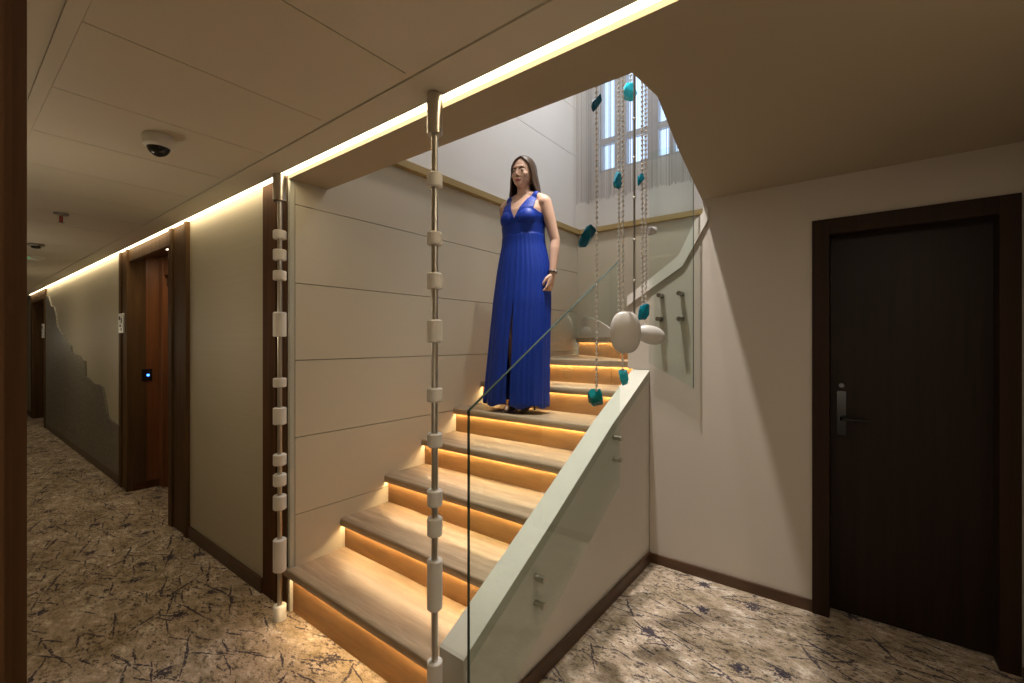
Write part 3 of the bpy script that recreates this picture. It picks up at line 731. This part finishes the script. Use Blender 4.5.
def ering(c, rx, ry, n=32, e=2.2, ryb=None):
    out = []
    for k in range(n):
        a = 2*PI*k/n; ca, sa = math.cos(a), math.sin(a)
        yy = ry if sa < 0 or ryb is None else ryb
        out.append(Vector((c[0]+rx*math.copysign(abs(ca)**(2/e), ca), c[1]+yy*math.copysign(abs(sa)**(2/e), sa), c[2])))
    return out
def limb(mb_, pts):           # pts: (x,y,z,r)
    P = [Vector(p[:3]) for p in pts]; mb_.tube(P, [p[3] for p in pts], 18)
    for p in (pts[0], pts[-1]): mb_.ball(p[:3], p[3], 2)
def woman(loc, rz, label):
    W = thing('person', loc, label, 'person'); W.rotation_euler = (0, 0, rz); W['_o'] = (0.0, 0.0, 0.0); W.scale = (0.97, 0.97, 0.967)
    b = MB()
    tor = [(0.88, 0, .005, .155, .110), (0.96, 0, .005, .183, .125), (1.03, 0, .003, .185, .125), (1.12, 0, 0, .165, .112), (1.22, 0, 0, .145, .102), (1.30, 0, -.002, .148, .106),
           (1.38, 0, -.008, .160, .112), (1.44, 0, -.002, .163, .108), (1.49, 0, .008, .155, .090), (1.525, 0, .014, .118, .070), (1.555, 0, .018, .066, .056), (1.60, 0, .014, .050, .050)]
    b.loft([ering((cx_, cy_, z), rx, ry) for z, cx_, cy_, rx, ry in tor])
    for s in (-1, 1):
        b.ball((s*.070, -.076, 1.375), (.068, .050, .064), 3)
        b.ball((s*.160, .012, 1.490), (.050, .050, .050), 3)
        b.tube([(s*.045, .018, 1.555), (s*.10, .016, 1.535), (s*.165, .012, 1.50)], [.038, .040, .042], 14)
        b.ball((s*.080, .075, .95), (.085, .060, .085), 2)
    limb(b, [(0, .018, 1.50, .056), (0, .010, 1.58, .049), (0, -.002, 1.66, .047)])
    # head, turned a little to her right
    hb = MB()
    hb.ball((0, .014, 1.728), (.077, .096, .104), 3)
    hb.ball((0, -.030, 1.692), (.062, .066, .083), 3)
    hb.ball((0, -.062, 1.628), (.031, .030, .025), 3)
    hb.loft([ering((0, -.035, 1.615), .030, .040, 20), ering((0, -.030, 1.64), .052, .058, 20), ering((0, -.02, 1.68), .064, .07, 20)])
    for s in (-1, 1):
        hb.ball((s*.041, -.060, 1.690), (.023, .024, .023), 2)
        hb.ball((s*.031, -.082, 1.716), (.0135, .011, .0105), 2)
        hb.ball((s*.079, .010, 1.700), (.009, .020, .032), 2)
        hb.ball((s*.0085, -.100, 1.679), (.0062, .007, .0055), 2)
    hb.tube([(0, -.088, 1.735), (0, -.101, 1.705), (0, -.110, 1.683)], [.0065, .0072, .0082], 10)
    hb.ball((0, -.109, 1.682), (.0078, .008, .0075), 2)
    hb.ball((0, -.078, 1.742), (.046, .019, .014), 2)
    hb.ball((0, -.089, 1.655), (.022, .011, .0065), 2); hb.ball((0, -.087, 1.644), (.019, .011, .007), 2)
    Rh = Matrix.Translation((0, .0, 1.62)) @ Matrix.Rotation(math.radians(6), 4, 'Z') @ Matrix.Rotation(math.radians(3), 4, 'X') @ Matrix.Translation((0, 0, -1.62+0.004))
    bmesh.ops.transform(hb.bm, matrix=Rh, verts=hb.bm.verts)
    tmp = bpy.data.meshes.new('tmp'); hb.bm.to_mesh(tmp); hb.bm.free(); b.bm.from_mesh(tmp); bpy.data.meshes.remove(tmp)
    # arms and hands
    def arm(s, sh, el, wr, tip):
        sh, el, wr, tip = map(Vector, (sh, el, wr, tip))
        lim = [(*sh, .044)] + [(*(sh.lerp(el, t)), r) for t, r in ((.35, .043), (.7, .038))] + [(*el, .034)] + [(*(el.lerp(wr, t)), r) for t, r in ((.25, .036), (.6, .030))] + [(*wr, .0235)]
        limb(b, lim)
        D = (tip-wr).normalized(); med = Vector((-s, 0, 0)); med = (med - D*med.dot(D)).normalized(); fr = D.cross(med)
        if fr.y > 0: fr = -fr
        def pr_(u, f, m): return wr + D*u + fr*f + med*m
        rings = []
        for u, w_, t_ in ((-.01, .024, .020), (.02, .031, .018), (.055, .040, .0165), (.085, .041, .0145), (.096, .037, .012)):
            rings.append([pr_(u, math.cos(2*PI*k/16)*w_, math.sin(2*PI*k/16)*t_ + u*.05) for k in range(16)])
        b.loft(rings)
        for i, (f, ln) in enumerate(((.0315, .066), (.0105, .074), (-.0105, .068), (-.0310, .053))):
            sp_ = f*.12; c1, c2 = .18+.06*i, .50+.07*i
            p0 = pr_(.083, f, .003); p1 = p0 + (D*math.cos(c1) + med*math.sin(c1))*ln*.45 + fr*sp_
            p2 = p1 + (D*math.cos(c1+c2) + med*math.sin(c1+c2))*ln*.32 + fr*sp_*.5
            p3 = p2 + (D*math.cos(c1+c2*1.7) + med*math.sin(c1+c2*1.7))*ln*.25
            b.tube([p0, p1, p2, p3], [.0090, .0086, .0080, .0066], 10); b.ball(p3, .0066, 1); b.ball(p1, .0088, 1)
        q0 = pr_(.022, .024, .004); q1 = pr_(.052, .047, .016); q2 = pr_(.080, .052, .024); q3 = pr_(.098, .049, .029)
        b.tube([q0, q1, q2, q3], [.0135, .0115, .0095, .0075], 10); b.ball(q3, .0075, 1)
        return D
    LW = (.238, .000, .975)
    DL = arm(1, (.172, .012, 1.492), (.235, .045, 1.215), LW, (.222, -.040, .79))
    arm(-1, (-.172, .012, 1.492), (-.192, .100, 1.225), (-.150, .085, .985), (-.135, .06, .80))
    # legs and feet
    def leg(s, hip, kn, an, ball, toe):
        hip, kn, an, ball, toe = map(Vector, (hip, kn, an, ball, toe))
        limb(b, [(*hip, .088), (*hip.lerp(kn, .45), .074), (*kn, .052), (*(kn.lerp(an, .3)+Vector((0, .012, 0))), .053), (*kn.lerp(an, .7), .037), (*an, .031)])
        limb(b, [(*(an+Vector((0, .022, -.035))), .027), (*(an+Vector((0, -.02, -.025))), .030), (*(ball.lerp(an, .4)), .032), (*ball, .030), (*toe, .016)])
    leg(-1, (-.085, .0, .93), (-.030, -.088, .53), (-.040, -.020, .135), (-.046, -.105, .034), (-.048, -.155, .024))
    leg(1, (.085, .0, .93), (.082, -.035, .53), (.055, .015, .135), (.050, -.075, .034), (.046, -.126, .024))
    me = bpy.data.meshes.new('raw'); bmesh.ops.recalc_face_normals(b.bm, faces=b.bm.faces); b.bm.to_mesh(me); b.bm.free()
    o = bpy.data.objects.new('raw', me); COL.objects.link(o)
    m = o.modifiers.new('r', 'REMESH'); m.mode = 'VOXEL'; m.voxel_size = 0.0038
    m = o.modifiers.new('s', 'SMOOTH'); m.factor = 0.5; m.iterations = 5
    dg_ = bpy.context.evaluated_depsgraph_get(); body = bpy.data.meshes.new_from_object(o.evaluated_get(dg_)); body.name = 'body'
    bpy.data.objects.remove(o); bpy.data.meshes.remove(me)
    for k_ in ('skin', 'lips', 'eyewhite', 'iris', 'brow'): body.materials.append(M[k_])
    Ri = Rh.inverted()
    for p in body.polygons:
        p.use_smooth = True; c = p.center
        if c.z > 1.6 and c.y < 0.02:
            q = Ri @ c
            if q.y < -.055:
                if (q.x/.024)**2 + ((q.z-1.6495)/.0095)**2 < 1 and q.y < -.085: p.material_index = 1
                for s in (-1, 1):
                    ex = (q.x-s*.031); ez = q.z-1.7155
                    if (ex/.0130)**2 + (ez/.0050)**2 < 1:
                        p.material_index = 3 if ex*ex+ez*ez < .0066**2 else 2
                    if abs(ex) < .019 and abs(q.z-(1.7345-abs(ex+s*-.003)**2*14)) < .0032: p.material_index = 4
    bo = bpy.data.objects.new('body', body); COL.objects.link(bo); bo.parent = W
    # bodice: follows the torso
    def inb(c):
        if not (1.262 < c.z < 1.60) : return False
        ax = abs(c.x)
        if c.z < 1.40 and ax > .172: return False
        lim = .172 if c.z < 1.395 else max(.128, .172-(c.z-1.395)*1.1)
        if ax > lim: return False
        vb = 1.375 if c.y < .0 else 1.44
        if c.z > vb and ax < (c.z-vb)*.50 + (.0 if c.y < 0 else .02): return False
        return True
    bm = bmesh.new(); vm = {}
    for p in body.polygons:
        if inb(p.center):
            vs = []
            for i in p.vertices:
                if i not in vm:
                    v = body.vertices[i]; vm[i] = bm.verts.new(v.co + v.normal*.006)
                vs.append(vm[i])
            bm.faces.new(vs)
    for _ in range(3): bmesh.ops.smooth_vert(bm, verts=bm.verts, factor=.5, use_axis_x=True, use_axis_y=True, use_axis_z=True)
    mbb = MB(); mbb.bm.free(); mbb.bm = bm
    DR = bpy.data.objects.new('dress', None); COL.objects.link(DR); DR.parent = W; DR['_o'] = (0.0, 0.0, 0.0)
    bd = build('bodice', mbb, M['dress'], DR, smooth='all')
    sm = bd.modifiers.new('t', 'SOLIDIFY'); sm.thickness = .003; sm.offset = -1
    # band under the bust
    def base(z):
        K = [(1.335, 0, -.004, .164, .122, .115), (1.28, 0, -.002, .160, .118, .113), (1.20, 0, 0, .166, .122, .115), (1.10, 0, 0, .188, .134, .126), (1.00, 0, -.002, .206, .142, .138), (.80, -.006, -.012, .222, .150, .138),
             (.50, -.022, -.018, .236, .158, .132), (.25, -.036, -.022, .248, .160, .128), (.02, -.050, -.026, .262, .152, .122)]
        for (za, *A_), (zb, *B_) in zip(K, K[1:]):
            if z >= zb - 1e-6:
                t_ = (za-z)/(za-zb); return [a+(b_-a)*t_ for a, b_ in zip(A_, B_)]
        return K[-1][1:]
    n = 220
    mb = MB(); rings = []
    for z in (1.332, 1.325, 1.30, 1.28, 1.268):
        cx_, cy_, rx, ry, ryb = base(max(z, 1.28)); rings.append(ering((cx_, cy_, z), rx+.002, ry+.002, 64, 2.2, ryb+.002))
    mb.loft(rings, cap=False); bn = build('waistband', mb, M['dress'], DR, smooth='all')
    # skirt with gathers, flare and a slit
    th0 = math.radians(-86)
    mb = MB(); rings = []
    zz = [1.278 - (1.278-.05)*i/46 for i in range(47)]
    for z in zz:
        cx_, cy_, rx, ry, ryb = base(min(z, 1.28)); s_ = min(1, (1.278-z)/.5); fl = max(0, (1.0-z))
        gap = 0.0
        if z < .80: gap = .13*math.sin(PI*min(1, (.80-z)/.80*.80+.0)) 
        ring = []
        for k in range(n+1):
            a = th0 + gap/2 + (2*PI-gap)*k/n
            am = 1 + .012*math.sin(34*a+.6*math.sin(3*a))*min(1, (1.285-z)/.06) + .020*fl*math.sin(17*a+1.3+.5*math.sin(2*a)) + .032*fl*math.sin(9*a+.4) + .008*fl*math.sin(41*a)
            if abs(z-1.278) < 1e-6: am = 1.0
            ca, sa = math.cos(a), math.sin(a); yy = ry if sa < 0 else ryb; e = 2/2.25
            hz = z + (.012*math.sin(7*a) if z < .06 else 0)
            y_ = cy_ + yy*am*math.copysign(abs(sa)**e, sa)
            ring.append(Vector((cx_+rx*am*math.copysign(abs(ca)**e, ca), min(y_, .075+.055*min(1, max(0, (z-.3)/.35))), hz)))
        rings.append(ring)
    mb.loft(rings, cap=False, closed=False)
    sk = build('skirt', mb, M['dress'], DR, smooth='all')
    sm = sk.modifiers.new('t', 'SOLIDIFY'); sm.thickness = .003; sm.offset = -1
    # hair: long, parted, falling over both shoulders and the back
    mb = MB(); rings = []; nh = 96
    zl = [1.846, 1.842, 1.832, 1.815, 1.795, 1.77, 1.745, 1.72, 1.69, 1.66, 1.63, 1.60, 1.57, 1.54, 1.51, 1.49, 1.475]
    for i, z in enumerate(zl):
        if z > 1.73:
            f = math.sqrt(max(0.0, 1-((z-1.732)/.1145)**2)); rx, ry = .089*f+.002, .109*f+.002; cy_ = .014
        else:
            t_ = min(1, (1.73-z)/.16); rx, ry = .091+.026*t_-.006*max(0, (1.55-z)/.08), 0.111+.010*t_; cy_ = .014+.012*t_
        op = 0.0 if z > 1.815 else (math.radians(20) if z > 1.80 else math.radians(38) if z > 1.78 else math.radians(50+14*min(1, (1.77-z)/.06)))
        if z < 1.62: op += math.radians(14)*min(1, (1.62-z)/.06)
        ring = []
        for k in range(nh+1):
            a = -PI/2 + op + (2*PI-2*op)*k/nh
            lw = max(0, (1.72-z)/.22)
            wv = 1 + .012*math.sin(13*a+z*9) + .009*math.sin(29*a+2*math.sin(z*14)) + lw*(.05*math.sin(z*46+5*a) + .035*math.sin(7*a+z*20)) 
            if z < 1.5: wv -= .0
            ring.append(Vector((rx*wv*math.cos(a), cy_+ry*wv*math.sin(a) - (.02*max(0, (1.60-z)/.1) if math.sin(a) < -.1 else 0) , z)))
        rings.append(ring)
    mb.loft(rings, cap=False, closed=False)
    top = mb.bm.verts.new((0, .014, 1.8475))
    mb.bm.verts.ensure_lookup_table()
    for k in range(nh): mb.face([mb.bm.verts[k], mb.bm.verts[k+1], top])
    bmesh.ops.transform(mb.bm, matrix=Rh, verts=mb.bm.verts)
    hr = build('hair', mb, M['hair'], W, smooth='all')
    sm = hr.modifiers.new('t', 'SOLIDIFY'); sm.thickness = .014; sm.offset = -1
    # shoes
    for (an, ball, toe) in (((-.040, -.020), (-.046, -.105), (-.048, -.160)), ((.055, .015), (.050, -.075), (.046, -.131))):
        mb = MB(); ax, ay = an; bx, by = ball; tx, ty = toe
        S = [(ax, ay+.048, .100, .022, .020), (ax, ay+.040, .092, .031, .030), (ax, ay+.01, .080, .033, .030), ((ax+bx)/2, (ay+by)/2, .052, .035, .026), (bx, by, .032, .040, .026), ((bx+tx)/2, (by+ty)/2, .026, .035, .022), (tx, ty, .018, .020, .014), (tx, ty-.010, .014, .008, .008)]
        mb.loft([[Vector((x_+rx*math.cos(2*PI*k/16), y_, max(.001, z_+rz_*math.sin(2*PI*k/16)))) for k in range(16)] for x_, y_, z_, rx, rz_ in S])
        sh = build('shoe', mb, M['shoe'], W, smooth='all')
        hl = build('heel', MB().tube([(ax, ay+.040, .085), (ax, ay+.046, .045), (ax, ay+.048, .001)], [.018, .009, .007], 10), M['shoe'], sh, smooth=True)
    # bracelet on her left wrist
    w_ = Vector(LW) + Vector((0, .0, .012)); ax = DL
    u = ax.orthogonal().normalized(); v = ax.cross(u); mb = MB()
    rings = []
    for k in range(24):
        a = 2*PI*k/24; d_ = u*math.cos(a) + v*math.sin(a)
        rings.append([w_ + d_*(.0285+.0045*math.cos(2*PI*j/8)) + ax*(.007*math.sin(2*PI*j/8)) for j in range(8)])
    mb.loft(rings + [rings[0]], cap=False); bmesh.ops.remove_doubles(mb.bm, verts=mb.bm.verts, dist=1e-5)
    br = build('bracelet', mb, M['leather'], W, smooth='all')
    build('watch_case', MB().ball(w_ + Vector((.030, -.004, 0)), (.006, .013, .013), 2), M['grey'], br, smooth='all')
    return W
woman((-1.855, 2.537, Z1 + RISE*4 + 0.001), math.radians(4), 'woman in a long sleeveless royal blue gown standing on the stairs')
